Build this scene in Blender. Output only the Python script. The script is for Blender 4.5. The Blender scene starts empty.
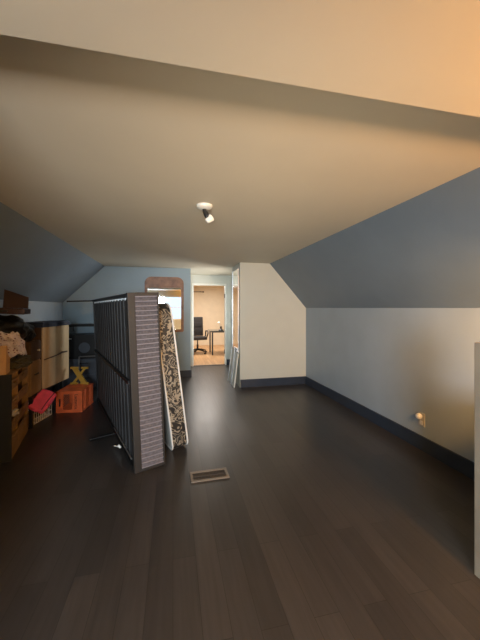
import bpy, bmesh, math, random
from mathutils import Vector, Matrix, noise
random.seed(5)
S = bpy.context.scene
R = math.radians
# ------------------------------------------------------------------ camera, light, exposure
cam_d = bpy.data.cameras.new('camera'); cam = bpy.data.objects.new('camera', cam_d)
S.collection.objects.link(cam); S.camera = cam
cam.location = (0, 0, 1.4); cam.rotation_euler = (R(90), 0, R(-12.6))
cam_d.sensor_fit = 'HORIZONTAL'; cam_d.sensor_width = 36; cam_d.lens = 22.5
cam_d.shift_y = -12 / 480; cam_d.clip_start = 0.02
S.view_settings.view_transform = 'Standard'; S.view_settings.look = 'None'
S.view_settings.gamma = 1; S.view_settings.use_curve_mapping = False
S.view_settings.exposure = 0.0
w = bpy.data.worlds.new('sky'); S.world = w; w.use_nodes = True
w.node_tree.nodes['Background'].inputs[0].default_value = (0.62, 0.80, 1.0, 1)
w.node_tree.nodes['Background'].inputs[1].default_value = 1.6

def area(name, loc, rot, sx, sy, power, col):
    l = bpy.data.lights.new(name, 'AREA'); l.shape = 'RECTANGLE'; l.size = sx; l.size_y = sy
    l.energy = power; l.color = col
    o = bpy.data.objects.new(name, l); S.collection.objects.link(o); o.location = loc; o.rotation_euler = rot
    return o
def point(name, loc, power, col, rad):
    l = bpy.data.lights.new(name, 'POINT'); l.energy = power; l.color = col; l.shadow_soft_size = rad
    o = bpy.data.objects.new(name, l); S.collection.objects.link(o); o.location = loc
    return o
area('daylight_gable_window', (-0.45, -2.14, 1.38), (R(90), 0, 0), 0.90, 1.0, 238, (0.84, 0.94, 1.0))
area('daylight_hall_window', (1.83, 6.45, 1.3), (0, R(90), 0), 1.0, 0.9, 62, (1.0, 0.97, 0.93))
area('ceiling_lamp_far_room', (0.9, 9.3, 2.12), (0, 0, 0), 1.0, 1.0, 66, (1.0, 0.94, 0.88))
area('ceiling_fill', (0.20, -0.12, 0.50), (R(118), 0, R(-10)), 0.25, 0.25, 6.4, (1.0, 0.86, 0.66)).data.spread = R(76)  # added fill aimed at the main ceiling, no lamp stands there
point('warm_lamp', (1.55, -0.15, 1.74), 135, (1.0, 0.42, 0.05), 0.08)
area('warm_wall_fill', (1.70, 0.70, 1.20), Vector((0.75, 1.35, 0.02)).to_track_quat('-Z', 'Y').to_euler(), 0.25, 0.25, 7, (1.0, 0.50, 0.15)).data.spread = R(78)  # added warm fill for the right wall, not a real fitting

# ------------------------------------------------------------------ materials
def mat(name, col, rough=0.6, metal=0.0, vary=0.08, scale=6.0, bump=0.0, bscale=60.0, spec=0.5, col2=None, coat=0):
    m = bpy.data.materials.new(name); m.use_nodes = True
    nt = m.node_tree; b = nt.nodes['Principled BSDF']
    tc = nt.nodes.new('ShaderNodeTexCoord'); n = nt.nodes.new('ShaderNodeTexNoise')
    n.inputs['Scale'].default_value = scale; n.inputs['Detail'].default_value = 4
    nt.links.new(tc.outputs['Object'], n.inputs['Vector'])
    r = nt.nodes.new('ShaderNodeValToRGB'); r.color_ramp.elements[0].position = 0.35; r.color_ramp.elements[1].position = 0.65
    c2 = col2 or tuple(min(1, c * (1 + vary)) for c in col)
    c1 = tuple(c * (1 - vary) for c in col) if not col2 else col
    r.color_ramp.elements[0].color = (*c1, 1); r.color_ramp.elements[1].color = (*c2, 1)
    nt.links.new(n.outputs['Fac'], r.inputs['Fac']); nt.links.new(r.outputs['Color'], b.inputs['Base Color'])
    b.inputs['Roughness'].default_value = rough; b.inputs['Metallic'].default_value = metal
    b.inputs['Specular IOR Level'].default_value = spec; b.inputs['Coat Weight'].default_value = coat
    if bump:
        n2 = nt.nodes.new('ShaderNodeTexNoise'); n2.inputs['Scale'].default_value = bscale; n2.inputs['Detail'].default_value = 3
        nt.links.new(tc.outputs['Object'], n2.inputs['Vector'])
        bp = nt.nodes.new('ShaderNodeBump'); bp.inputs['Strength'].default_value = bump; bp.inputs['Distance'].default_value = 0.01
        nt.links.new(n2.outputs['Fac'], bp.inputs['Height']); nt.links.new(bp.outputs['Normal'], b.inputs['Normal'])
    return m
def plank_mat(name, ca, cb, cm, rough, width, length, rot=True):
    m = bpy.data.materials.new(name); m.use_nodes = True
    nt = m.node_tree; b = nt.nodes['Principled BSDF']; L = nt.links.new
    tc = nt.nodes.new('ShaderNodeTexCoord'); mp = nt.nodes.new('ShaderNodeMapping')
    if rot: mp.inputs['Rotation'].default_value = (0, 0, R(90))
    L(tc.outputs['Object'], mp.inputs['Vector'])
    br = nt.nodes.new('ShaderNodeTexBrick'); L(mp.outputs[0], br.inputs['Vector'])
    br.offset = 0.37; br.offset_frequency = 2; br.squash = 1
    br.inputs['Color1'].default_value = (*ca, 1); br.inputs['Color2'].default_value = (*cb, 1); br.inputs['Mortar'].default_value = (*cm, 1)
    br.inputs['Scale'].default_value = 1; br.inputs['Brick Width'].default_value = length; br.inputs['Row Height'].default_value = width
    br.inputs['Mortar Size'].default_value = 0.0016; br.inputs['Mortar Smooth'].default_value = 0.3
    mp2 = nt.nodes.new('ShaderNodeMapping'); mp2.inputs['Scale'].default_value = (1.2, 22, 1); L(mp.outputs[0], mp2.inputs['Vector'])
    n = nt.nodes.new('ShaderNodeTexNoise'); n.inputs['Scale'].default_value = 2; n.inputs['Detail'].default_value = 6; n.inputs['Distortion'].default_value = 0.6
    L(mp2.outputs[0], n.inputs['Vector'])
    mr = nt.nodes.new('ShaderNodeMapRange'); mr.inputs['To Min'].default_value = 0.65; mr.inputs['To Max'].default_value = 1.35; L(n.outputs['Fac'], mr.inputs['Value'])
    mx = nt.nodes.new('ShaderNodeVectorMath'); mx.operation = 'SCALE'; L(br.outputs['Color'], mx.inputs[0]); L(mr.outputs[0], mx.inputs['Scale'])
    L(mx.outputs[0], b.inputs['Base Color'])
    mr2 = nt.nodes.new('ShaderNodeMapRange'); mr2.inputs['To Min'].default_value = rough - 0.06; mr2.inputs['To Max'].default_value = rough + 0.10
    L(n.outputs['Fac'], mr2.inputs['Value']); L(mr2.outputs[0], b.inputs['Roughness'])
    bp = nt.nodes.new('ShaderNodeBump'); bp.inputs['Strength'].default_value = 0.05; bp.inputs['Distance'].default_value = 0.002
    L(n.outputs['Fac'], bp.inputs['Height']); L(bp.outputs[0], b.inputs['Normal'])
    return m
M = {}
M['ceiling'] = mat('cream_ceiling_paint', (0.64, 0.58, 0.455), 0.5, bump=0.04, bscale=35, vary=0.02, scale=2)
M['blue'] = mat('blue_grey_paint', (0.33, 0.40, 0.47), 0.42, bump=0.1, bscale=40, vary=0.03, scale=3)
M['slope'] = mat('blue_grey_paint_shaded', (0.165, 0.215, 0.27), 0.42, bump=0.1, bscale=40, vary=0.03, scale=3)  # the wall blue darkened: shade on the slopes put into the colour
M['bluewall'] = mat('light_blue_paint', (0.31, 0.43, 0.52), 0.45, bump=0.1, bscale=40, vary=0.03, scale=3)
M['cream'] = mat('cream_wall_paint', (0.60, 0.60, 0.525), 0.5, bump=0.08, bscale=40, vary=0.02, scale=3)
M['warmwall'] = mat('warm_cream_paint', (0.80, 0.68, 0.50), 0.6, vary=0.03)
M['navy'] = mat('navy_trim_paint', (0.026, 0.038, 0.062), 0.4, vary=0.1)
M['white_trim'] = mat('white_trim_paint', (0.80, 0.78, 0.70), 0.4, vary=0.02)
M['floor'] = plank_mat('dark_plank_floor', (0.030, 0.027, 0.026), (0.046, 0.041, 0.039), (0.015, 0.013, 0.012), 0.31, 0.125, 1.25)
M['oak'] = plank_mat('light_oak_floor', (0.50, 0.28, 0.12), (0.68, 0.42, 0.21), (0.25, 0.13, 0.06), 0.35, 0.08, 0.9)
M['black_metal'] = mat('black_metal', (0.020, 0.021, 0.023), 0.42, 0.6)
M['dark_metal'] = mat('dark_brown_metal', (0.020, 0.017, 0.015), 0.6, 0.0)
M['slat'] = mat('dark_slat_wood', (0.032, 0.032, 0.034), 0.7, vary=0.25, scale=4)
M['clip'] = mat('pale_plastic', (0.62, 0.66, 0.68), 0.5)
M['white_plastic'] = mat('white_plastic', (0.80, 0.79, 0.74), 0.4, vary=0.02)
M['tuft'] = mat('grey_tufted_fabric', (0.115, 0.106, 0.12), 0.85, vary=0.2, scale=45, bump=0.5, bscale=160)
M['tuftline'] = mat('pale_grey_fabric_welt', (0.21, 0.195, 0.22), 0.85)
M['piping'] = mat('white_piping', (0.70, 0.69, 0.66), 0.7)
M['ticking'] = mat('white_ticking', (0.50, 0.49, 0.46), 0.85, bump=0.4, bscale=20)
M['orange'] = mat('orange_plastic', (0.90, 0.17, 0.05), 0.45, vary=0.12, scale=9)
M['orange_dark'] = mat('dark_print_ink', (0.12, 0.015, 0.01), 0.6)
M['gold'] = mat('mustard_gold_paint', (0.62, 0.38, 0.06), 0.45, vary=0.12)
M['pink'] = mat('pink_fabric', (0.78, 0.085, 0.16), 0.7, vary=0.15, scale=10, bump=0.3)
M['cabinet'] = mat('cream_cabinet_board', (0.62, 0.46, 0.26), 0.6, vary=0.07, scale=4)
M['wood'] = mat('honey_wood', (0.27, 0.175, 0.085), 0.55, vary=0.2, scale=5)
M['darkwood'] = mat('dark_brown_wood', (0.085, 0.05, 0.032), 0.5, vary=0.25)
M['redwood'] = mat('reddish_brown_leatherette', (0.035, 0.015, 0.012), 0.5, vary=0.25)
M['cardboard'] = mat('cardboard', (0.52, 0.34, 0.19), 0.8, vary=0.08)
M['sidepanel'] = mat('blue_black_board', (0.006, 0.011, 0.020), 0.65)
M['bag'] = mat('black_plastic_bag', (0.012, 0.013, 0.015), 0.38, vary=0.3, scale=12, bump=0.5, bscale=18)
M['greycloth'] = mat('grey_green_cloth', (0.075, 0.07, 0.05), 0.85, vary=0.2, bump=0.4, bscale=40)
M['bluecloth'] = mat('dark_blue_cloth', (0.020, 0.035, 0.075), 0.6, vary=0.2, bump=0.3, bscale=25)
M['slate'] = mat('slate_grey_board', (0.075, 0.09, 0.115), 0.5, vary=0.1)
M['black'] = mat('black_plastic', (0.012, 0.013, 0.014), 0.4)
M['steel'] = mat('brushed_steel', (0.45, 0.45, 0.46), 0.35, 0.9)
M['greymetal'] = mat('grey_painted_tube', (0.15, 0.15, 0.15), 0.45, 0.3)
M['walnut'] = mat('walnut_frame', (0.26, 0.125, 0.070), 0.45, vary=0.3, scale=9)
M['mirror'] = mat('mirror_silver', (0.92, 0.94, 0.95), 0.03, 1.0, vary=0.0)
M['mirror_old'] = mat('hazy_mirror_silver', (0.82, 0.82, 0.80), 0.12, 1.0, vary=0.0)
M['vent'] = mat('tan_vent_metal', (0.20, 0.165, 0.13), 0.45, 0.3)
M['ventdark'] = mat('dark_vent_metal', (0.060, 0.046, 0.035), 0.6)  # darker brown for the inner plate and louvres
M['leather'] = mat('black_leather', (0.022, 0.021, 0.022), 0.4, bump=0.25, bscale=90)
M['smoke_glass'] = mat('dark_glass_top', (0.06, 0.075, 0.07), 0.1)
M['threshold'] = mat('threshold_metal', (0.10, 0.09, 0.08), 0.4, 0.6)
M['post'] = mat('tan_post_paint', (0.30, 0.25, 0.19), 0.5)
M['plate'] = mat('painted_plate', (0.42, 0.42, 0.40), 0.4)

m = bpy.data.materials.new('clear_pane'); m.use_nodes = True; nt = m.node_tree
nt.nodes.remove(nt.nodes['Principled BSDF']); out = nt.nodes['Material Output']
tr = nt.nodes.new('ShaderNodeBsdfTransparent'); gl = nt.nodes.new('ShaderNodeBsdfGlossy'); gl.inputs['Roughness'].default_value = 0.02
fr = nt.nodes.new('ShaderNodeFresnel'); mx = nt.nodes.new('ShaderNodeMixShader'); fr.inputs[0].default_value = 1.3
nt.links.new(fr.outputs[0], mx.inputs[0]); nt.links.new(tr.outputs[0], mx.inputs[1]); nt.links.new(gl.outputs[0], mx.inputs[2]); nt.links.new(mx.outputs[0], out.inputs[0])
M['pane'] = m
# gold scrolls woven on black
m = mat('black_gold_scroll_brocade', (0.012, 0.012, 0.012), 0.55); nt = m.node_tree; b = nt.nodes['Principled BSDF']; L = nt.links.new
tc = nt.nodes.new('ShaderNodeTexCoord'); n = nt.nodes.new('ShaderNodeTexNoise'); n.inputs['Scale'].default_value = 10; n.inputs['Detail'].default_value = 1.5; n.inputs['Distortion'].default_value = 2.2
L(tc.outputs['Object'], n.inputs['Vector'])
r = nt.nodes.new('ShaderNodeValToRGB'); e = r.color_ramp.elements
e[0].position = 0.44; e[0].color = (0.012, 0.011, 0.010, 1); e[1].position = 0.47; e[1].color = (0.27, 0.22, 0.16, 1)
x = e.new(0.52); x.color = (0.33, 0.28, 0.21, 1); x = e.new(0.55); x.color = (0.012, 0.011, 0.010, 1); x = e.new(0.64); x.color = (0.012, 0.011, 0.010, 1); x = e.new(0.67); x.color = (0.16, 0.14, 0.11, 1)
L(n.outputs['Fac'], r.inputs[0]); L(r.outputs[0], b.inputs['Base Color']); M['brocade'] = m
# printed cloth
m = mat('printed_cotton', (0.6, 0.55, 0.55), 0.85); nt = m.node_tree; b = nt.nodes['Principled BSDF']; L = nt.links.new
tc = nt.nodes.new('ShaderNodeTexCoord'); v = nt.nodes.new('ShaderNodeTexVoronoi'); v.inputs['Scale'].default_value = 38
L(tc.outputs['Object'], v.inputs['Vector']); r = nt.nodes.new('ShaderNodeValToRGB')
r.color_ramp.elements[0].position = 0.2; r.color_ramp.elements[0].color = (0.20, 0.10, 0.16, 1)
r.color_ramp.elements[1].position = 0.34; r.color_ramp.elements[1].color = (0.62, 0.58, 0.66, 1)
L(v.outputs['Distance'], r.inputs[0]); L(r.outputs[0], b.inputs['Base Color']); M['print'] = m

# ------------------------------------------------------------------ helpers
def link(name, bm, m, parent=None, smooth=False):
    bmesh.ops.recalc_face_normals(bm, faces=bm.faces)
    me = bpy.data.meshes.new(name); bm.to_mesh(me); bm.free()
    if smooth:
        for p in me.polygons: p.use_smooth = True
        me.set_sharp_from_angle(angle=R(40))
    me.materials.append(m if not isinstance(m, str) else M[m])
    o = bpy.data.objects.new(name, me); S.collection.objects.link(o)
    if parent: o.parent = parent
    return o
def tag(o, label, cat, group=None, kind=None):
    o['label'] = label; o['category'] = cat
    if group: o['group'] = group
    if kind: o['kind'] = kind
    return o
def thing(name, label, cat, loc=(0, 0, 0), rz=0, group=None, ry=0, rx=0):
    o = bpy.data.objects.new(name, None); o.empty_display_size = 0.1; S.collection.objects.link(o)
    o.location = loc; o.rotation_euler = (R(rx), R(ry), R(rz)); return tag(o, label, cat, group)
def struct(name, bm, m, parent=None):
    o = link(name, bm, m, parent)
    if not parent: o['kind'] = 'structure'
    return o
def box(bm, x0, x1, y0, y1, z0, z1, bev=0.0, mx=None):
    v = [bm.verts.new(p) for p in ((x0,y0,z0),(x1,y0,z0),(x1,y1,z0),(x0,y1,z0),(x0,y0,z1),(x1,y0,z1),(x1,y1,z1),(x0,y1,z1))]
    f = [bm.faces.new([v[i] for i in q]) for q in ((3,2,1,0),(4,5,6,7),(0,1,5,4),(1,2,6,5),(2,3,7,6),(3,0,4,7))]
    if bev:
        es = list({e for ff in f for e in ff.edges})
        res = bmesh.ops.bevel(bm, geom=es, offset=bev, segments=2, profile=0.7, affect='EDGES')
        v = list({vv for ff in res['faces'] for vv in ff.verts} | {x for x in v if x.is_valid})
    if mx: bmesh.ops.transform(bm, matrix=mx, verts=v)
    return v
def B(*a, **k):
    bm = bmesh.new(); box(bm, *a, **k); return bm
def prism(bm, pts, d):
    """pts 3-D polygon, extruded by vector d"""
    d = Vector(d); a = [bm.verts.new(p) for p in pts]; b = [bm.verts.new(Vector(p) + d) for p in pts]; n = len(pts)
    bm.faces.new(a[::-1]); bm.faces.new(b)
    for i in range(n): bm.faces.new((a[i], a[(i+1) % n], b[(i+1) % n], b[i]))
def tube(bm, pts, r, seg=8, closed=False):
    pts = [Vector(p) for p in pts]; n = len(pts); rings = []
    for i, p in enumerate(pts):
        a = pts[(i-1) % n] if (closed or i > 0) else p; c = pts[(i+1) % n] if (closed or i < n-1) else p
        t = (c - a).normalized(); up = Vector((0,0,1)) if abs(t.z) < 0.95 else Vector((0,1,0))
        if rings: up = prev
        s = t.cross(up).normalized(); u = s.cross(t).normalized(); prev = u
        rr = r[i] if isinstance(r, (list, tuple)) else r
        rings.append([bm.verts.new(p + s*math.cos(2*math.pi*k/seg)*rr + u*math.sin(2*math.pi*k/seg)*rr) for k in range(seg)])
    for i in range(n if closed else n-1):
        A = rings[i]; C = rings[(i+1) % n]
        for k in range(seg): bm.faces.new((A[k], A[(k+1) % seg], C[(k+1) % seg], C[k]))
    if not closed: bm.faces.new(rings[0][::-1]); bm.faces.new(rings[-1])
def lathe(bm, prof, c=(0,0,0), seg=24, mx=None):
    vs = []; rings = []
    for r, z in prof:
        ring = [bm.verts.new((c[0]+max(r,1e-4)*math.cos(2*math.pi*k/seg), c[1]+max(r,1e-4)*math.sin(2*math.pi*k/seg), c[2]+z)) for k in range(seg)]
        rings.append(ring); vs += ring
    for A, C in zip(rings, rings[1:]):
        for k in range(seg): bm.faces.new((A[k], A[(k+1) % seg], C[(k+1) % seg], C[k]))
    bm.faces.new(rings[0][::-1]); bm.faces.new(rings[-1])
    if mx: bmesh.ops.transform(bm, matrix=mx, verts=vs)
def lump(cx, cy, cz, sx, sy, sz, amp=0.18, freq=2.4, seed=0, sub=4, flat=None, boxy=0.0):
    """crumpled sack: flattened where it rests"""
    bm = bmesh.new(); bmesh.ops.create_icosphere(bm, subdivisions=sub, radius=1)
    for v in bm.verts:
        d = v.co.normalized(); k = 1 + amp*noise.noise(d*freq + Vector((seed*7.1, 3, seed))) + amp*0.45*noise.noise(d*freq*2.7 + Vector((seed, 9, 1)))
        k += amp*0.3*abs(noise.noise(d*freq*5 + Vector((4, seed, 1))))
        if boxy:
            mxx = max(abs(d.x), abs(d.y), abs(d.z)); k *= (1-boxy) + boxy/mxx
        v.co = Vector((cx + d.x*k*sx, cy + d.y*k*sy, cz + d.z*k*sz))
        if flat is not None and v.co.z < flat: v.co.z = flat
    return bm
def wall_with_hole(bm, axis, c0, c1, a0, a1, z1, h0, h1, hz0, hz1):
    """wall slab c0..c1 on axis, a0..a1 along, hole h0..h1 x hz0..hz1"""
    def bx(p, q, z, zz):
        if q - p > 1e-4 and zz - z > 1e-4:
            if axis == 'y': box(bm, p, q, c0, c1, z, zz)
            else: box(bm, c0, c1, p, q, z, zz)
    bx(a0, h0, 0, z1); bx(h1, a1, 0, z1); bx(h0, h1, 0, hz0); bx(h0, h1, hz1, z1)

# ------------------------------------------------------------------ room shell
CH = 2.2; LX = -2.0; RX = 2.4; LE = 1.5; RE = 1.4; LC = -1.27; RC = 1.70; Y0 = -2.0
YB = 6.16; YD = 7.30; YF = 11.3; YP = 5.15; YP2 = 5.80
struct('floor', B(LX-0.1, RX+0.1, Y0-0.1, YD+0.02, -0.1, 0), 'floor')
struct('ceiling', B(LC-0.02, RC+0.02, 0.87, YD+0.12, CH, CH+0.1), 'ceiling')
struct('ceiling_low', B(LC-0.15, RC+0.12, Y0-0.1, 0.87, 2.09, CH+0.1), 'ceiling')
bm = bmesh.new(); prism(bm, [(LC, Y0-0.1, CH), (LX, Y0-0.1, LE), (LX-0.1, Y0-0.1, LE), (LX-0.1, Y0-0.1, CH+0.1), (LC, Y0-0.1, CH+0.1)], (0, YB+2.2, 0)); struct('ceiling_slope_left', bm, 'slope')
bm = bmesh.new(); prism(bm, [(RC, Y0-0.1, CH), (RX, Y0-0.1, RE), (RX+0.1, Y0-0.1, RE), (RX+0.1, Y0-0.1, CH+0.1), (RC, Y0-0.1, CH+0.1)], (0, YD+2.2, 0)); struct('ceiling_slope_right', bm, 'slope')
struct('wall_left', B(LX-0.1, LX, Y0-0.1, YB+0.1, 0, LE), 'blue')
struct('wall_right', B(RX, RX+0.1, Y0-0.1, YD+0.1, 0, RE), 'blue')
bm = bmesh.new(); prism(bm, [(LX, YB, 0), (0.35, YB, 0), (0.35, YB, CH), (LC, YB, CH), (LX, YB, LE)], (0, 0.1, 0)); struct('wall_back', bm, 'bluewall')
struct('wall_hall_left', B(0.25, 0.35, YB+0.1, YD, 0, CH), 'bluewall')
bm = bmesh.new(); wall_with_hole(bm, 'y', YD, YD+0.12, 0.25, 1.8, CH, 0.47, 1.27, 0, 1.98); struct('wall_doorway', bm, 'cream')
bm = bmesh.new(); prism(bm, [(1.15, YP, 0), (RX, YP, 0), (RX, YP, RE), (RC, YP, CH), (1.15, YP, CH)], (0, YP2-YP, 0)); struct('wall_partition', bm, 'cream')
bm = bmesh.new(); wall_with_hole(bm, 'x', 1.70, 1.78, YP2, YD, CH, 5.95, 6.90, 0.85, 1.75); struct('wall_hall_right', bm, 'cream')
bm = bmesh.new()
wall_with_hole(bm, 'y', Y0-0.1, Y0, LX, RX, RE, -0.95, 0.85, 0.85, RE)
prism(bm, [(LX, Y0-0.1, RE), (-0.95, Y0-0.1, RE), (-0.95, Y0-0.1, CH), (LC, Y0-0.1, CH), (LX, Y0-0.1, LE)], (0, 0.1, 0))
prism(bm, [(0.85, Y0-0.1, RE), (RX, Y0-0.1, RE), (RC, Y0-0.1, CH), (0.85, Y0-0.1, CH)], (0, 0.1, 0))
box(bm, -0.95, 0.85, Y0-0.1, Y0, 2.0, CH)
struct('wall_front', bm, 'cream')
bm = bmesh.new(); box(bm, 1.56, RX, 1.16, 1.26, 0, 0.80); box(bm, 1.545, 1.64, 1.15, 1.27, 0, 1.22, 0.004); struct('wall_stair_right', bm, 'post')
bm = bmesh.new(); prism(bm, [(LX, 0.42, 0), (-0.72, 0.42, 0), (-0.72, 0.42, 2.095), (-1.38, 0.42, 2.095), (LX, 0.42, LE)], (0, 0.12, 0)); struct('wall_shade_left', bm, 'cream')  # unseen wall added to keep light off the left side
bm = bmesh.new(); prism(bm, [(-1.62, -0.35, 1.84), (2.0, -0.35, 1.84), (1.77, -0.35, 2.10), (-1.38, -0.35, 2.10)], (0, 0.10, 0)); struct('wall_shade_header', bm, 'cream')  # unseen header added to keep window light off the low ceiling
# far room
struct('floor_far', B(-1.5, 2.6, YD+0.02, YF+0.1, -0.1, 0), 'oak')
struct('ceiling_far', B(-1.5, 2.6, YD+0.12, YF+0.1, CH, CH+0.1), 'warmwall')
struct('wall_far_back', B(-1.5, 2.6, YF, YF+0.1, 0, CH), 'warmwall')
struct('wall_far_left', B(-1.5, -1.4, YD+0.12, YF, 0, CH), 'warmwall')
struct('wall_far_right', B(2.5, 2.6, YD+0.12, YF, 0, CH), 'warmwall')
bm = bmesh.new(); box(bm, -1.5, 0.25, YD+0.02, YD+0.12, 0, CH); box(bm, 1.8, 2.6, YD+0.02, YD+0.12, 0, CH); struct('wall_far_front', bm, 'warmwall')
# baseboards
struct('baseboard_right', B(RX-0.018, RX, 1.27, YP, 0, 0.14, bev=0.003), 'navy')
struct('baseboard_partition', B(1.155, RX-0.018, YP-0.018, YP, 0, 0.14, bev=0.003), 'navy')
struct('baseboard_back', B(LX, 0.35, YB-0.018, YB, 0, 0.14, bev=0.003), 'navy')
struct('baseboard_hall', B(0.35, 0.368, YB-0.018, YD, 0, 0.14, bev=0.003), 'navy')
struct('baseboard_doorway', B(1.29, 1.70, YD-0.018, YD, 0, 0.13, bev=0.003), 'navy')
struct('baseboard_left', B(LX, LX+0.018, Y0, YB-0.018, 0, 0.14, bev=0.003), 'navy')
struct('baseboard_far', B(-1.4, 2.5, YF-0.015, YF, 0, 0.12, bev=0.003), 'warmwall')
# doorway
bm = bmesh.new(); box(bm, 0.455, 0.485, YD-0.012, YD+0.13, 0, 1.95); box(bm, 1.255, 1.285, YD-0.012, YD+0.13, 0, 1.95); box(bm, 0.455, 1.285, YD-0.012, YD+0.13, 1.95, 1.995)
d = struct('door_1', bm, 'white_trim')
for z in (0.32, 1.70): link('hinge', B(1.238, 1.257, YD+0.02, YD+0.05, z-0.05, z+0.05, bev=0.004), 'threshold', d)
link('threshold', B(0.485, 1.255, YD-0.02, YD+0.03, 0.0, 0.012, bev=0.004), 'threshold', d)
# windows
def window(name, axis, c, a0, a1, z0, z1):
    def bx(bm, p, q, y0, y1, z, zz, bev=0.003):
        if axis == 'y': box(bm, p, q, c+y0, c+y1, z, zz, bev)
        else: box(bm, c+y0, c+y1, p, q, z, zz, bev)
    bm = bmesh.new(); t = 0.05
    for p, q, z, zz in ((a0, a0+t, z0, z1), (a1-t, a1, z0, z1), (a0+t, a1-t, z0, z0+t), (a0+t, a1-t, z1-t, z1), (a0+t, a1-t, (z0+z1)/2-0.02, (z0+z1)/2+0.02)):
        bx(bm, p, q, -0.03, 0.03, z, zz)
    o = struct(name, bm, 'white_trim')
    bm = bmesh.new()
    for z, zz in ((z0+t, (z0+z1)/2-0.02), ((z0+z1)/2+0.02, z1-t)): bx(bm, a0+t, a1-t, -0.003, 0.003, z, zz, 0)
    link('pane', bm, 'pane', o)
window('window_1', 'y', Y0-0.05, -0.95, 0.85, 0.85, 2.00)
window('window_2', 'x', 1.74, 5.95, 6.90, 0.85, 1.75)

# ------------------------------------------------------------------ wall mirror with walnut arch frame
def rrect(x0, x1, z0, z1, rt, rb, seg=8):
    pts = []
    for cx, cz, r, a0 in ((x1-rb, z0+rb, rb, -90), (x1-rt, z1-rt, rt, 0), (x0+rt, z1-rt, rt, 90), (x0+rb, z0+rb, rb, 180)):
        for k in range(seg+1):
            a = R(a0 + 90*k/seg); pts.append((cx + r*math.cos(a), cz + r*math.sin(a)))
    return pts
t = thing('wall_mirror', 'walnut framed mirror with rounded top corners hanging on the blue wall', 'mirror', (-0.165, YB-0.012, 0.90), 1.4)
def ring(bm, outer, inner, y0, y1):
    n = len(outer)
    O0 = [bm.verts.new((p[0], y0, p[1])) for p in outer]; O1 = [bm.verts.new((p[0], y1, p[1])) for p in outer]
    I0 = [bm.verts.new((p[0], y0, p[1])) for p in inner]; I1 = [bm.verts.new((p[0], y1, p[1])) for p in inner]
    for i in range(n):
        j = (i+1) % n
        bm.faces.new((O0[i], O0[j], I0[j], I0[i])); bm.faces.new((O1[i], O1[j], I1[j], I1[i]))
        bm.faces.new((O0[i], O0[j], O1[j], O1[i])); bm.faces.new((I0[i], I0[j], I1[j], I1[i]))
bm = bmesh.new(); ring(bm, rrect(-0.375, 0.375, 0.02, 1.115, 0.13, 0.03), rrect(-0.325, 0.325, 0.07, 0.90, 0.01, 0.01), -0.035, -0.002)
link('frame', bm, 'walnut', t, True)
link('mirror_glass', B(-0.33, 0.33, -0.018, -0.006, 0.065, 0.905), 'mirror', t)
# mirror on hall side of partition
t = thing('hall_mirror', 'tall narrow mirror with silver edge on the partition end facing the hallway', 'mirror', (1.15, 5.36, 0.60))
link('mirror_glass', B(-0.012, -0.004, -0.135, 0.385, 0.02, 1.50), 'mirror_old', t)
bm = bmesh.new()
for a in ((-0.15, -0.135, 0, 1.52), (0.385, 0.40, 0, 1.52), (-0.135, 0.385, 0, 0.02), (-0.135, 0.385, 1.50, 1.52)): box(bm, -0.02, -0.001, a[0], a[1], a[2], a[3], 0.003)
link('frame', bm, 'steel', t)
# leaning frames
def leaning(label, y, w_, h, lean, xb, fm, pm, rz):
    t = thing('leaning_frame', label, 'picture frame', (xb, y, 0.0), rz, 'frames leaning at the partition end', lean)
    bm = bmesh.new(); f = 0.03
    box(bm, -0.02, 0, 0, f, 0, h, 0.003); box(bm, -0.02, 0, w_-f, w_, 0, h, 0.003); box(bm, -0.02, 0, f, w_-f, 0, f, 0.003); box(bm, -0.02, 0, f, w_-f, h-f, h, 0.003)
    link('frame', bm, fm, t); link('panel', B(-0.014, -0.004, f-0.002, w_-f+0.002, f-0.002, h-f+0.002), pm, t)
leaning('white framed board leaning nearest the camera against the partition end', 5.16, 0.22, 0.60, 7, 1.06, 'white_trim', 'cream', 0)
leaning('pale grey framed board leaning behind the white one at the partition end', 5.41, 0.30, 0.66, 7, 1.05, 'steel', 'cream', 0)

# ------------------------------------------------------------------ ceiling spotlight
t = thing('ceiling_light', 'white round ceiling mount with black swivel neck and white spotlight head', 'light', (0.24, 2.345, CH))
bm = bmesh.new(); lathe(bm, [(0.0, -0.030), (0.035, -0.030), (0.058, -0.018), (0.063, -0.004), (0.063, 0.0)]); link('mount', bm, 'white_plastic', t, True)
bm = bmesh.new(); tube(bm, [(0, 0, -0.028), (0.004, 0, -0.05), (0.018, -0.01, -0.085), (0.022, -0.012, -0.10)], [0.016, 0.018, 0.02, 0.014], 12); link('swivel_neck', bm, 'black', t, True)
bm = bmesh.new(); lathe(bm, [(0.0, -0.035), (0.016, -0.034), (0.027, -0.014), (0.032, 0.014), (0.028, 0.022), (0.0, 0.022)], mx=Matrix.Translation((0.040, 0.0, -0.102)) @ Matrix.Rotation(R(50), 4, 'Y')); link('spotlight_head', bm, 'white_plastic', t, True)

# ------------------------------------------------------------------ floor vent
t = thing('floor_vent', 'tan metal floor register set into the dark plank floor', 'vent', (0.142, 2.42, 0.0), 1.5)
W, D = 0.315, 0.155; f = 0.022
bm = bmesh.new(); box(bm, 0, W, 0, f, 0.001, 0.010, 0.003); box(bm, 0, W, D-f, D, 0.001, 0.010, 0.003); box(bm, 0, f, f, D-f, 0.001, 0.010, 0.003); box(bm, W-f, W, f, D-f, 0.001, 0.010, 0.003)
link('rim', bm, 'vent', t)
link('duct_plate', B(f, W-f, f, D-f, 0.0005, 0.002), 'ventdark', t)
bm = bmesh.new()
for i in range(22): x = f + 0.008 + i*(W-2*f-0.014)/21; box(bm, x-0.002, x+0.002, f, D-f, 0.002, 0.007)
box(bm, f, W-f, D/2-0.003, D/2+0.003, 0.002, 0.008)
link('louvres', bm, 'ventdark', t)

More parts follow.
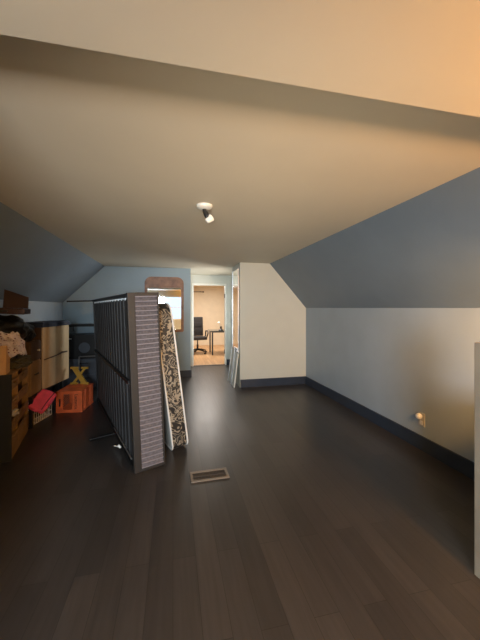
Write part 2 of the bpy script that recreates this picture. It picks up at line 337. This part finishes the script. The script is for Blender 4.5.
# ------------------------------------------------------------------ outlet and plug
yy = 2.50
t = thing('wall_outlet', 'grey painted outlet plate low on the right wall', 'outlet', (RX, yy, 0.30))
link('plate', B(-0.008, 0.0, -0.038, 0.038, -0.065, 0.065, bev=0.003), 'plate', t)
link('socket', B(-0.011, -0.007, -0.018, 0.018, -0.052, -0.012, bev=0.002), 'white_plastic', t)
t = thing('plug_in_freshener', 'round white plug-in device in the upper socket of the right wall outlet', 'air freshener', (RX-0.009, yy+0.012, 0.330))
rot = Matrix.Rotation(R(-90), 4, 'Y')
bm = bmesh.new(); lathe(bm, [(0.0, 0.0), (0.026, 0.0), (0.030, 0.012), (0.026, 0.034), (0.012, 0.042), (0.0, 0.042)], mx=rot); link('housing', bm, 'white_plastic', t, True)
bm = bmesh.new(); lathe(bm, [(0.0, 0.040), (0.010, 0.040), (0.009, 0.047), (0.0, 0.048)], mx=rot); link('cap', bm, 'clip', t, True)

# ------------------------------------------------------------------ bed frame on its side
BZ = 109.7; BL = 2.35; BH = 1.53
t = thing('bed_frame', 'dark slatted bed frame standing on its long side with grey channelled end panel', 'bed frame', (-0.332, 2.71, 0.0), BZ, None, 0, -2.3)
bm = bmesh.new(); box(bm, 0.0, BL, -0.13, 0.0, 0.0, 0.035, 0.004); link('lower_rail', bm, 'black_metal', t)
bm = bmesh.new(); box(bm, 0.0, BL, -0.13, 0.0, BH-0.035, BH-0.005, 0.004); link('upper_rail', bm, 'black_metal', t)
bm = bmesh.new(); box(bm, BL-0.03, BL, -0.13, 0.0, 0.035, BH-0.035, 0.004); link('foot_rail', bm, 'black_metal', t)
bm = bmesh.new(); box(bm, 0.0, BL-0.03, -0.012, 0.012, 0.745, 0.775, 0.003); link('centre_rail', bm, 'black_metal', t)
ns = 15
for i in range(ns):
    x = 0.10 + i*(BL-0.2)/(ns-1); bow = 0.0
    bm = bmesh.new()
    v = box(bm, x-0.056, x+0.056, -0.030, -0.014, 0.052, BH-0.052, 0.004)
    link('slat', bm, 'slat', t)
    for z in (BH-0.069,):
        link('slat_clip', B(x-0.009, x+0.009, -0.034, -0.008, z+0.006, z+0.028, bev=0.003), 'clip', t)
# legs, now pointing sideways
for lx, lz, ll in ((BL-0.02, BH-0.02, 0.33), (0.86, 0.02, 0.24)):
    bm = bmesh.new(); tube(bm, [(lx, 0, lz), (lx, ll, lz)], 0.011, 10); lg = link('leg', bm, 'black_metal', t, True)
    bm = bmesh.new(); tube(bm, [(lx, ll, lz), (lx, ll+0.012, lz)], 0.014, 10); link('foot_cap', bm, 'black', lg, True)
bm = bmesh.new(); tube(bm, [(0.42, 0.02, 0.05), (0.55, 0.06, 0.022)], 0.006, 8); lathe(bm, [(0.0, -0.009), (0.018, -0.009), (0.02, 0.0), (0.018, 0.009), (0.0, 0.009)], mx=Matrix.Translation((0.43, 0.03, 0.055)) @ Matrix.Rotation(R(60), 4, 'X'))
link('caster', bm, 'white_plastic', t, True)
bm = bmesh.new(); tube(bm, [(0.02, 0.006, 0.10), (0.86, 0.006, 0.085)], 0.006, 8); link('tie_rod', bm, 'steel', t, True)
# end panel
ep = bmesh.new(); a, b_ = -0.265, 0.0
for q in ((a, a+0.018, 0, BH), (-0.06, b_, 0, BH), (a+0.018, -0.06, 0, 0.035), (a+0.018, -0.06, BH-0.035, BH)): box(ep, -0.055, -0.004, q[0], q[1], q[2], q[3], 0.004)
pf = link('end_panel_frame', ep, 'dark_metal', t)
bm = bmesh.new(); nC = 36; z0, z1 = 0.035, BH-0.035; ya, yb = a+0.018, -0.06; prof = []
for i in range(nC*8+1):
    u = (i % 8)/8; prof.append((z0 + (z1-z0)*i/(nC*8), -0.032 - (0.024*(1-u/0.875) if i % 8 else 0.026)))
rows = []
for z, x in prof:
    rows.append((bm.verts.new((x, ya, z)), bm.verts.new((x, yb, z)), bm.verts.new((-0.01, ya, z)), bm.verts.new((-0.01, yb, z))))
for p, q in zip(rows, rows[1:]):
    bm.faces.new((p[0], p[1], q[1], q[0])); bm.faces.new((p[2], p[3], q[3], q[2])); bm.faces.new((p[0], q[0], q[2], p[2])); bm.faces.new((p[1], p[3], q[3], q[1]))
bm.faces.new((rows[0][0], rows[0][1], rows[0][3], rows[0][2])); bm.faces.new((rows[-1][0], rows[-1][1], rows[-1][3], rows[-1][2]))
cf = link('channelled_fabric', bm, 'tuft', t, True)
bm = bmesh.new()
for i in range(nC+1): z = z0 + (z1-z0)*i/nC; box(bm, -0.063, -0.056, ya, yb, z-0.004, z+0.004, 0.0)
link('welt_lines', bm, 'tuftline', cf)

# ------------------------------------------------------------------ mattress
ax = Vector((math.cos(R(BZ)), math.sin(R(BZ)), 0))
TH = 0.155
t = thing('mattress', 'mattress with black and gold scroll border and white piping leaning against the bed frame', 'mattress', (0.005, 2.98, 0.005), BZ, None, 0, -7.4)
out_ = rrect(0, 1.90, 0.0, 1.43, 0.11, 0.07, 8)
n = len(out_)
bm = bmesh.new(); A = [bm.verts.new((p[0], 0, p[1])) for p in out_]; C = [bm.verts.new((p[0], -TH, p[1])) for p in out_]
mid = [bm.verts.new((p[0] + (p[0]-0.95)*0.006, -TH/2, p[1] + (p[1]-0.7)*0.004)) for p in out_]
for i in range(n):
    j = (i+1) % n; bm.faces.new((A[i], A[j], mid[j], mid[i])); bm.faces.new((mid[i], mid[j], C[j], C[i]))
link('scroll_border', bm, 'brocade', t, True)
for y, s in ((0, 1), (-TH, -1)):
    bm = bmesh.new(); c = bm.verts.new((0.95, y + s*0.012, 0.715)); V = [bm.verts.new((p[0], y, p[1])) for p in out_]
    for i in range(n): bm.faces.new((V[i], V[(i+1) % n], c))
    link('quilted_face', bm, 'ticking', t, True)
    bm = bmesh.new(); tube(bm, [(p[0], y, p[1]) for p in out_], 0.0085, 8, closed=True); link('piping', bm, 'piping', t, True)

# ------------------------------------------------------------------ orange crate on its side
t = thing('milk_crate', 'orange plastic milk crate lying on its side on the floor by the cream cabinet', 'crate', (-1.515, 4.43, 0.0), -5)
CW, CD, CHh = 0.325, 0.42, 0.285; th = 0.012
bm = bmesh.new()
def pan(x0, x1, z0, z1): box(bm, x0, x1, 0, th, z0, z1)
sx0, sx1, sz0, sz1 = 0.030, 0.052, 0.085, 0.185; gx0, gx1, gz0, gz1 = 0.085, 0.200, 0.040, 0.245
pan(0, sx0, 0, CHh); pan(sx0, sx1, 0, sz0); pan(sx0, sx1, sz1, CHh); pan(sx1, gx0, 0, CHh); pan(gx0, gx1, 0, gz0); pan(gx0, gx1, gz1, CHh); pan(gx1, CW, 0, CHh)
k = gz0 - (gx1-gx0)
def strut(p, q, wd):
    p = Vector((p[0], 0, p[1])); q = Vector((q[0], 0, q[1])); dd = (q-p).normalized(); nn = Vector((-dd.z, 0, dd.x))*wd/2
    prism(bm, [p+nn+Vector((0, 0.002, 0)), q+nn+Vector((0, 0.002, 0)), q-nn+Vector((0, 0.002, 0)), p-nn+Vector((0, 0.002, 0))], (0, th-0.004, 0))
for sgn in (1,):
    z = gz0 - 0.115
    while z < gz1 + 0.115:
        p0 = (gx0, z if sgn == 1 else z); za, zb = (z, z + 0.115*sgn)
        # clip to window
        pts = []
        for s_ in [i/40 for i in range(41)]:
            zz = za + (zb-za)*s_
            if gz0 <= zz <= gz1: pts.append((gx0 + 0.115*s_, zz))
        if len(pts) > 3: strut(pts[0], pts[-1], 0.0065)
        z += 0.0235
link('front_side', bm, 'orange', t)
link('top_side', B(0, CW, th, CD-th, CHh-th, CHh, bev=0.0), 'orange', t)
link('lower_side', B(0, CW, th, CD-th, 0.0, th), 'orange', t)
link('back_side', B(0, CW, CD-th, CD, 0, CHh), 'orange', t)
bm = B(CW-th, CW, th, CD-th, th, CHh-th)
for i in range(5): y = 0.05 + i*0.08; box(bm, CW, CW+0.004, y-0.005, y+0.005, 0.01, CHh-0.01)
for z in (0.01, CHh-0.022): box(bm, CW, CW+0.005, 0.002, CD-0.002, z, z+0.012)
link('crate_bottom', bm, 'orange', t)
bm = bmesh.new()
for q in ((0, CW, CHh-0.006, CHh+0.002), ): box(bm, q[0]-0.002, q[1]+0.004, -0.005, 0.008, q[2], q[3], 0.002); box(bm, q[0]-0.002, q[1]+0.004, -0.005, 0.004, 0.0, 0.010, 0.002)
box(bm, -0.004, 0.008, -0.005, 0.004, 0.0, CHh, 0.002); link('rim', bm, 'orange', t)
cu = bpy.data.curves.new('lettering', 'FONT'); cu.body = 'Lactantia'; cu.size = 0.056; cu.extrude = 0.0012; cu.align_x = 'CENTER'; cu.align_y = 'CENTER'
tmp = bpy.data.objects.new('tmp', cu); S.collection.objects.link(tmp); bpy.context.view_layer.update()
me = bpy.data.meshes.new_from_object(tmp.evaluated_get(bpy.context.evaluated_depsgraph_get())); bpy.data.objects.remove(tmp)
# upright in xz plane, then turned to read downwards
me.transform(Matrix.Translation((0.247, -0.002, CHh/2)) @ Matrix.Rotation(R(90), 4, 'Y') @ Matrix.Rotation(R(90), 4, 'X'))
me.materials.clear(); me.materials.append(M['orange_dark']); o = bpy.data.objects.new('lettering', me); S.collection.objects.link(o); o.parent = t
o['label'] = 'dark red lettering reading down the crate side'

# letter X
t = thing('decorative_letter', 'mustard gold wooden letter X standing on the orange crate', 'letter', (-1.335, 4.775, CHh+0.0025), -12)
t.scale = (0.93, 1, 0.93)
def xshape():
    bm = bmesh.new(); d = (0, 0.03, 0); h = 0.27
    prism(bm, [(-0.135, 0, h), (-0.02, 0, h), (-0.02, 0, h-0.028), (-0.135, 0, h-0.028)], d)
    prism(bm, [(0.03, 0, h), (0.135, 0, h), (0.135, 0, h-0.026), (0.03, 0, h-0.026)], d)
    prism(bm, [(-0.14, 0, 0), (-0.03, 0, 0), (-0.03, 0, 0.026), (-0.14, 0, 0.026)], d)
    prism(bm, [(0.02, 0, 0), (0.14, 0, 0), (0.14, 0, 0.028), (0.02, 0, 0.028)], d)
    prism(bm, [(-0.115, 0.0005, h-0.02), (-0.035, 0.0005, h-0.02), (0.118, 0.0005, 0.02), (0.035, 0.0005, 0.02)], (0, 0.029, 0))
    prism(bm, [(0.066, 0.001, h-0.02), (0.104, 0.001, h-0.02), (-0.072, 0.001, 0.02), (-0.112, 0.001, 0.02)], (0, 0.028, 0))
    return bm
link('letter_face', xshape(), 'gold', t)

# ------------------------------------------------------------------ cubby shelf (left)
sh = thing('storage_shelf', 'wooden shelf unit with open cubbies, slotted drawers and dark end panel at the left edge', 'shelf', (-1.45, 3.15, 0.0), 103)
# local x along the front (away from camera), local y towards the wall
SL, SD, SH = 0.755, 0.34, 0.79
link('end_panel', B(-0.02, 0.0, -0.005, SD, 0, SH, bev=0.003), 'sidepanel', sh)
bm = bmesh.new(); box(bm, SL-0.02, SL, 0, SD, 0, SH-0.02, 0.002); box(bm, 0, SL, SD-0.015, SD, 0, SH-0.02)
box(bm, 0, SL, 0, SD, SH-0.02, SH, 0.002); box(bm, 0, SL-0.02, 0, SD-0.015, 0.0, 0.06)
for z in (0.26, 0.46, 0.64): box(bm, 0, SL-0.02, 0.003, SD-0.015, z-0.009, z+0.009)
box(bm, SL/2-0.12, SL/2-0.10, 0.003, SD-0.015, 0.06, SH-0.02)
link('carcass', bm, 'wood', sh)
link('cubby_shade', B(0.001, SL-0.021, 0.055, 0.063, 0.06, SH-0.021), 'redwood', sh)  # dark sheet standing in for the shade inside the cubbies
for z0_, z1_ in ((0.062, 0.20), (0.272, 0.345), (0.472, 0.545), (0.652, 0.72)):
    for x0_, x1_ in ((0.003, SL/2-0.123), (SL/2-0.097, SL-0.023)):
        bm = bmesh.new(); cxm = (x0_+x1_)/2; zt = z1_-0.03
        box(bm, x0_, x1_, 0.0, 0.012, z0_, zt-0.008); box(bm, x0_, x1_, 0.0, 0.012, zt+0.008, z1_); box(bm, x0_, cxm-0.05, 0.0, 0.012, zt-0.008, zt+0.008); box(bm, cxm+0.05, x1_, 0.0, 0.012, zt-0.008, zt+0.008)
        box(bm, x0_, x1_, 0.012, SD-0.02, z0_, z0_+0.008)
        link('drawer', bm, 'wood', sh)
def shp(x, y, z=0):  # shelf-local to world
    v = Matrix.Rotation(R(103), 4, 'Z') @ Vector((x, y, 0)); return (v.x-1.45, v.y+3.15, z)
# crumpled paper poking out of cubby
p = shp(0.16, 0.018)
o = link('crumpled_cloth', lump(p[0], p[1], 0.388, 0.038, 0.075, 0.03, 0.5, 2.5, 3, 3, flat=0.352), 'ticking', None, True); tag(o, 'small crumpled white cloth in a middle cubby of the wooden shelf', 'cloth')

def carton(label, loc, w_, d_, h, rz, m='cardboard', name='cardboard_box', cat='box', tape='cabinet'):
    t = thing(name, label, cat, loc, rz, 'cardboard boxes on the wooden shelf')
    link('carton', B(-w_/2, w_/2, -d_/2, d_/2, 0, h-0.004, bev=0.004), m, t)
    bm = bmesh.new(); box(bm, -w_/2, -0.002, -d_/2, d_/2, h-0.004, h); box(bm, 0.002, w_/2, -d_/2, d_/2, h-0.004, h)
    link('flap', bm, m, t)
    bm = bmesh.new(); box(bm, -0.022, 0.022, -d_/2-0.001, d_/2+0.001, h, h+0.001); box(bm, -0.022, 0.022, -d_/2-0.002, -d_/2, h-0.06, h+0.001); link('tape', bm, tape, t)
    return t
p = shp(0.075, 0.19, SH); carton('plain cardboard box lower of two at the near end of the wooden shelf', p, 0.30, 0.15, 0.125, 13)
p = shp(0.080, 0.18, SH+0.1265); carton('plain cardboard box stacked upper of two below the black bags', p, 0.29, 0.15, 0.135, 10)
p = shp(0.62, 0.15, SH); carton('cardboard box half hidden under the printed cloth on the shelf', p, 0.24, 0.20, 0.24, 9)
# black sacks
p = shp(0.31, 0.15, SH); o = link('black_bag', lump(p[0], p[1], p[2]+0.10, 0.125, 0.115, 0.125, 0.25, 2.2, 1, 4, flat=SH+0.001), 'bag', None, True); tag(o, 'black plastic sack slumped on the shelf between the cardboard boxes', 'bag', 'black sacks in the left pile')
p = shp(0.32, 0.16); o = link('black_bag', lump(p[0], p[1]+0.05, 1.19, 0.20, 0.28, 0.145, 0.22, 2.0, 2, 4), 'bag', None, True); tag(o, 'large black sack heaped over the boxes beneath the brown suitcase', 'bag', 'black sacks in the left pile')
p = shp(0.43, -0.0); o = link('grey_cloth', lump(p[0], p[1]-0.05, 0.845, 0.085, 0.17, 0.06, 0.5, 2.0, 5, 4, flat=SH+0.001), 'greycloth', None, True); tag(o, 'grey green rumpled cloth spilling over the front of the wooden shelf', 'cloth')
# printed cloth draped: sheet
def drape(name, P, w_, h_, m, label, cat, seed, amp=0.03):
    bm = bmesh.new(); N = 26; g = []
    for i in range(N):
        row = []
        for j in range(N):
            u = i/(N-1); v = j/(N-1)
            q = P[0].lerp(P[1], u).lerp(P[3].lerp(P[2], u), v)
            nn = noise.noise(Vector((u*3+seed, v*2.2, 1.3)))*amp + noise.noise(Vector((u*8+seed, v*5, 4)))*amp*0.4
            row.append(bm.verts.new(q + Vector((nn, -nn*1.1, nn*0.5 + noise.noise(Vector((u*4, seed, 0)))*amp*(1 if j in (0, N-1) else 0.3)))))
        g.append(row)
    for i in range(N-1):
        for j in range(N-1): bm.faces.new((g[i][j], g[i+1][j], g[i+1][j+1], g[i][j+1]))
    o = link(name, bm, m, None, True); md = o.modifiers.new('thickness', 'SOLIDIFY'); md.thickness = 0.006
    return tag(o, label, cat)
V = Vector
drape('printed_cloth', [V((-1.60, 3.10, 1.16)), V((-1.42, 3.20, 1.18)), V((-1.385, 3.34, 0.96)), V((-1.475, 3.20, 0.95))], 0, 0, 'print', 'pale pink and white printed cloth hanging over the black sack', 'cloth', 2, 0.05)
# brown suitcase/tray on top
t = thing('brown_suitcase', 'open dark reddish brown case resting on top of the black sacks', 'suitcase', (-1.60, 3.40, 1.345), 14, None, 3)
link('case_base', B(-0.24, 0.17, -0.20, 0.15, 0, 0.055, bev=0.010), 'redwood', t)
bm = bmesh.new(); prism(bm, [(-0.06, 0.10, 0.056), (0.15, 0.10, 0.056), (0.145, 0.125, 0.175), (-0.065, 0.14, 0.245)], (0, 0.03, 0)); link('lid', bm, 'redwood', t)
link('handle', B(-0.06, 0.04, -0.215, -0.20, 0.018, 0.036, bev=0.004), 'black', t)

# ------------------------------------------------------------------ low bench with boxes and cabinet
t = thing('low_bench', 'low black bench under the cream cabinet and wooden drawer boxes', 'bench', (-1.80, 4.42, 0))
link('bench_top', B(-0.18, 0.21, -0.50, 0.53, 0.335, 0.365, bev=0.004), 'black', t)
for x, y in ((-0.16, -0.495), (0.17, -0.495), (-0.16, 0.48), (0.17, 0.48)): link('leg', B(x, x+0.035, y, y+0.035, 0, 0.335, bev=0.003), 'black', t)
t = thing('cream_cabinet', 'tall cream cabinet with a dark handle groove standing on the low black bench', 'cabinet', (-1.606, 4.25, 0.366), 80.4)
# local x along front, y towards wall
link('body', B(0.0, 0.635, 0.018, 0.28, 0, 0.785, bev=0.003), 'darkwood', t)
d = link('door', B(0.0, 0.635, 0.0, 0.017, 0.0, 0.785, bev=0.004), 'cabinet', t)
bm = bmesh.new(); tube(bm, [(0.02, -0.006, 0.375), (0.28, -0.009, 0.39), (0.42, -0.010, 0.41), (0.56, -0.008, 0.405)], [0.007, 0.009, 0.012, 0.011], 8); link('handle_strip', bm, 'darkwood', d, True)
t = thing('wooden_drawer_box', 'honey wood drawer box with slot pull beside the cream cabinet', 'drawer box', (-1.745, 4.075, 0.366), 90)
link('box_body', B(-0.15, 0.13, -0.125, 0.15, 0, 0.40, bev=0.003), 'wood', t)
link('drawer', B(-0.145, 0.125, -0.137, -0.126, 0.01, 0.39, bev=0.002), 'wood', t)
link('slot_pull', B(-0.06, 0.05, -0.145, -0.138, 0.23, 0.25, bev=0.002), 'black', t)
t = thing('brown_drawer_box', 'dark brown drawer box with round knob stacked on the honey wood box', 'drawer box', (-1.745, 4.075, 0.7675), 90)
link('box_body', B(-0.15, 0.13, -0.125, 0.15, 0, 0.235, bev=0.003), 'darkwood', t)
dd = link('drawer', B(-0.145, 0.125, -0.135, -0.126, 0.01, 0.225, bev=0.002), 'darkwood', t)
bm = bmesh.new(); lathe(bm, [(0.0, 0.0), (0.008, 0.0), (0.006, 0.012), (0.014, 0.020), (0.010, 0.028), (0.0, 0.03)], (0, 0, 0), 12, Matrix.Translation((0.03, -0.135, 0.12)) @ Matrix.Rotation(R(90), 4, 'X')); link('knob', bm, 'steel', dd, True)
# blue folded cloth on the cabinet top
bm = bmesh.new()
for i, z in enumerate((0.0, 0.022, 0.044)):
    box(bm, -0.02 + 0.01*i, 0.66 - 0.012*i, -0.012 + 0.004*i, 0.29 - 0.005*i, z, z+0.021, 0.008)
o = link('folded_blanket', bm, 'bluecloth', None, True); o.location = (-1.606, 4.25, 1.153); o.rotation_euler = (0, 0, R(80.4)); tag(o, 'dark blue folded blanket lying on top of the cream cabinet', 'blanket')
o = link('black_bag', lump(-1.78, 4.02, 1.11, 0.15, 0.20, 0.13, 0.25, 2.2, 9, 4, flat=1.0035), 'bag', None, True); tag(o, 'black sack on the dark brown drawer box beside the blue blanket', 'bag', 'black sacks in the left pile')

# basket
t = thing('wire_basket', 'low white wire basket on the floor under the pink bag', 'basket', (-1.635, 3.968, 0.0), 79)
LW, LD, LH = 0.42, 0.20, 0.20
bm = bmesh.new()
def bent(z): return [(0, 0, z), (LW, 0, z), (LW, LD, z), (0, LD, z)]
for z in (0.006, 0.07, 0.135): tube(bm, bent(z), 0.0035, 6, closed=True)
for i in range(12): x = LW*i/11; tube(bm, [(x, 0, 0.006), (x, 0, LH)], 0.003, 6); tube(bm, [(x, LD, 0.006), (x, LD, LH)], 0.003, 6)
for i in range(1, 5): y = LD*i/5; tube(bm, [(0, y, 0.006), (0, y, LH)], 0.003, 6); tube(bm, [(LW, y, 0.006), (LW, y, LH)], 0.003, 6)
for i in range(12): x = LW*i/11; tube(bm, [(x, 0, 0.006), (x, LD, 0.006)], 0.003, 6)
link('wire_mesh', bm, 'piping', t); bm = bmesh.new(); tube(bm, bent(LH), 0.006, 8, closed=True); tube(bm, bent(0.008), 0.005, 8, closed=True); link('rim', bm, 'piping', t)
def bl(x, y, z):
    v = Matrix.Rotation(R(79), 4, 'Z') @ Vector((x, y, 0)); return (v.x-1.635, v.y+3.968, z)
for k, (x, mm, lab, sd) in enumerate(((0.10, 'cardboard', 'tan rolled cloth at the near end of the wire basket', 11), (0.23, 'bag', 'black rolled cloth in the middle of the wire basket', 12), (0.36, 'greycloth', 'grey rolled cloth at the far end of the wire basket', 13))):
    p = bl(x, 0.10, 0.085); o = link('rolled_cloth', lump(p[0], p[1], p[2], 0.075, 0.052, 0.07, 0.12, 2.5, sd, 3, flat=0.011), mm, None, True); tag(o, lab, 'cloth', 'rolled cloths in the wire basket')
# pink bag
t = thing('pink_bag', 'bright pink fabric pouch lying tilted on the wire basket', 'bag', (-1.525, 4.03, 0.285), 66)
t.rotation_euler = (R(38), R(-32), R(72))
bm = lump(0, 0, 0, 0.15, 0.095, 0.032, 0.10, 2.0, 21, 4, boxy=0.6); link('pouch', bm, 'pink', t, True)
bm = bmesh.new(); tube(bm, [(-0.13, -0.055, 0.046), (-0.05, -0.05, 0.050), (0.05, -0.05, 0.050), (0.13, -0.055, 0.046)], 0.004, 6); link('zip', bm, 'redwood', t, True)

# ------------------------------------------------------------------ dark pieces at the back wall
t = thing('slate_dresser', 'dark slate dresser standing against the blue back wall behind the crate', 'dresser', (-1.46, 5.82, 0))
link('body', B(-0.48, 0.42, -0.23, 0.23, 0.0, 0.53, bev=0.004), 'slate', t)
for z in (0.03, 0.28):
    dr = link('drawer', B(-0.46, 0.40, -0.243, -0.231, z, z+0.235, bev=0.003), 'slate', t)
    link('pull', B(-0.10, 0.05, -0.255, -0.244, z+0.17, z+0.182, bev=0.003), 'black', dr)
t = thing('black_stereo', 'black boxy stereo with a highlight built as a pale strip standing on the slate dresser', 'stereo', (-1.46, 5.80, 0.531))
link('case', B(-0.44, 0.40, -0.20, 0.20, 0, 0.41, bev=0.01), 'black', t)
link('highlight_strip', B(-0.40, -0.22, -0.207, -0.2005, 0.335, 0.352, bev=0.002), 'clip', t)  # white highlight on the case, built as a pale strip
bm = bmesh.new(); lathe(bm, [(0.0, 0), (0.085, 0), (0.09, 0.006), (0.07, 0.006), (0.0, 0.002)], mx=Matrix.Translation((-0.02, -0.2005, 0.19)) @ Matrix.Rotation(R(90), 4, 'X')); link('speaker_cone', bm, 'slate', t, True)
t = thing('wall_shelf', 'narrow black wall shelf above the black stereo on the blue back wall', 'shelf', (-1.46, YB, 1.06))
link('board', B(-0.50, 0.50, -0.20, -0.001, 0, 0.045, bev=0.004), 'black', t)
for x in (-0.36, 0.36): 
    bm = bmesh.new(); tube(bm, [(x, -0.006, -0.09), (x, -0.006, -0.004), (x, -0.15, -0.004)], 0.006, 6); link('bracket', bm, 'black_metal', t)
t = thing('folding_frame', 'grey bent metal tube stand between the slate dresser and bed frame', 'stand', (-1.30, 5.24, 0))
bm = bmesh.new(); tube(bm, [(-0.16, 0, 0.62), (0.10, 0, 0.625), (0.135, 0, 0.61), (0.15, 0, 0.57), (0.155, 0, 0.30), (0.16, 0, 0.008)], 0.011, 8); link('bent_tube', bm, 'greymetal', t, True)
bm = bmesh.new(); tube(bm, [(-0.16, 0, 0.62), (-0.17, 0.0, 0.57), (-0.18, 0.0, 0.008)], 0.011, 8); link('leg', bm, 'greymetal', t, True)
bm = bmesh.new(); tube(bm, [(0.16, -0.10, 0.010), (0.16, 0.10, 0.010)], 0.010, 8); link('foot_bar', bm, 'greymetal', t, True)
bm = bmesh.new(); tube(bm, [(-0.18, -0.10, 0.010), (-0.18, 0.10, 0.010)], 0.010, 8); link('foot_bar', bm, 'greymetal', t, True)

# ------------------------------------------------------------------ far room: chair, desk, lamp, rod
t = thing('office_chair', 'black high-backed office chair on castors in the bright far room', 'chair', (0.74, 9.30, 0), 8)
bm = B(-0.25, 0.25, -0.24, 0.24, 0.43, 0.52, bev=0.035); link('seat', bm, 'leather', t, True)
bm = bmesh.new(); mm = Matrix.Translation((0, 0.24, 0.50)) @ Matrix.Rotation(R(-6), 4, 'X'); box(bm, -0.235, 0.235, -0.04, 0.05, 0.02, 0.62, 0.045, mm)
for z in (0.2, 0.38): box(bm, -0.20, 0.20, -0.055, -0.03, z-0.07, z+0.07, 0.012, mm)
link('backrest', bm, 'leather', t, True)
for s in (-1, 1):
    bm = bmesh.new(); tube(bm, [(s*0.24, 0.20, 0.46), (s*0.30, 0.20, 0.52), (s*0.30, 0.16, 0.68), (s*0.30, -0.10, 0.69), (s*0.29, -0.16, 0.62), (s*0.24, -0.14, 0.46)], 0.020, 8); link('armrest', bm, 'black', t, True)
bm = bmesh.new(); tube(bm, [(0, 0, 0.10), (0, 0, 0.28)], 0.03, 12); tube(bm, [(0, 0, 0.28), (0, 0, 0.44)], 0.018, 12); link('gas_column', bm, 'black', t, True)
for k in range(5):
    a = R(72*k + 18); c, s = math.cos(a), math.sin(a)
    bm = bmesh.new(); tube(bm, [(0, 0, 0.13), (0.15*c, 0.15*s, 0.115), (0.30*c, 0.30*s, 0.075)], [0.032, 0.025, 0.017], 8); lg = link('base_leg', bm, 'black', t, True)
    bm = bmesh.new(); lathe(bm, [(0, -0.022), (0.024, -0.022), (0.028, 0), (0.024, 0.022), (0, 0.022)], mx=Matrix.Translation((0.30*c, 0.30*s, 0.029)) @ Matrix.Rotation(a, 4, 'Z') @ Matrix.Rotation(R(90), 4, 'X')); link('castor', bm, 'black', lg, True)
t = thing('glass_desk', 'desk with dark glass top and black legs in the far room', 'desk', (1.58, 9.12, 0))
link('tabletop', B(-0.50, 0.55, -0.28, 0.45, 0.70, 0.72, bev=0.003), 'smoke_glass', t)
link('apron', B(-0.45, 0.50, -0.24, 0.40, 0.665, 0.698, bev=0.003), 'threshold', t)
for x, y in ((-0.45, -0.24), (0.46, -0.24), (-0.45, 0.37), (0.46, 0.37)): link('leg', B(x, x+0.04, y, y+0.04, 0, 0.665, bev=0.003), 'black', t)
t = thing('desk_lamp', 'small desk lamp with black base and white head on the glass desk', 'lamp', (1.42, 9.0, 0.721))
bm = bmesh.new(); lathe(bm, [(0, 0), (0.07, 0), (0.07, 0.012), (0.03, 0.05), (0.03, 0.12), (0, 0.125)]); link('lamp_base', bm, 'black', t, True)
bm = bmesh.new(); tube(bm, [(0, 0, 0.11), (-0.05, 0, 0.20), (-0.06, 0, 0.23)], 0.008, 8); link('lamp_arm', bm, 'white_plastic', t, True)
bm = bmesh.new(); lathe(bm, [(0, 0.05), (0.02, 0.05), (0.05, 0.0), (0.046, 0.0), (0.0, 0.03)], mx=Matrix.Translation((-0.06, 0, 0.22)) @ Matrix.Rotation(R(25), 4, 'Y')); link('lamp_shade', bm, 'white_plastic', t, True)
t = thing('curtain_rod', 'short dark curtain rod fixed high on the far room wall', 'curtain rod', (0.80, YF, 2.0))
bm = bmesh.new(); tube(bm, [(-0.75, -0.10, 0), (0.28, -0.10, 0)], 0.012, 8); link('rod', bm, 'threshold', t, True)
bm = bmesh.new(); lathe(bm, [(0, -0.03), (0.02, -0.025), (0.032, 0.0), (0.02, 0.025), (0, 0.03)], (0.30, -0.10, 0), 12); link('finial', bm, 'threshold', t, True)
for x in (0.2, -0.7):
    bm = bmesh.new(); tube(bm, [(x, -0.001, 0.03), (x, -0.10, 0.0)], 0.009, 6); link('bracket', bm, 'threshold', t, True)
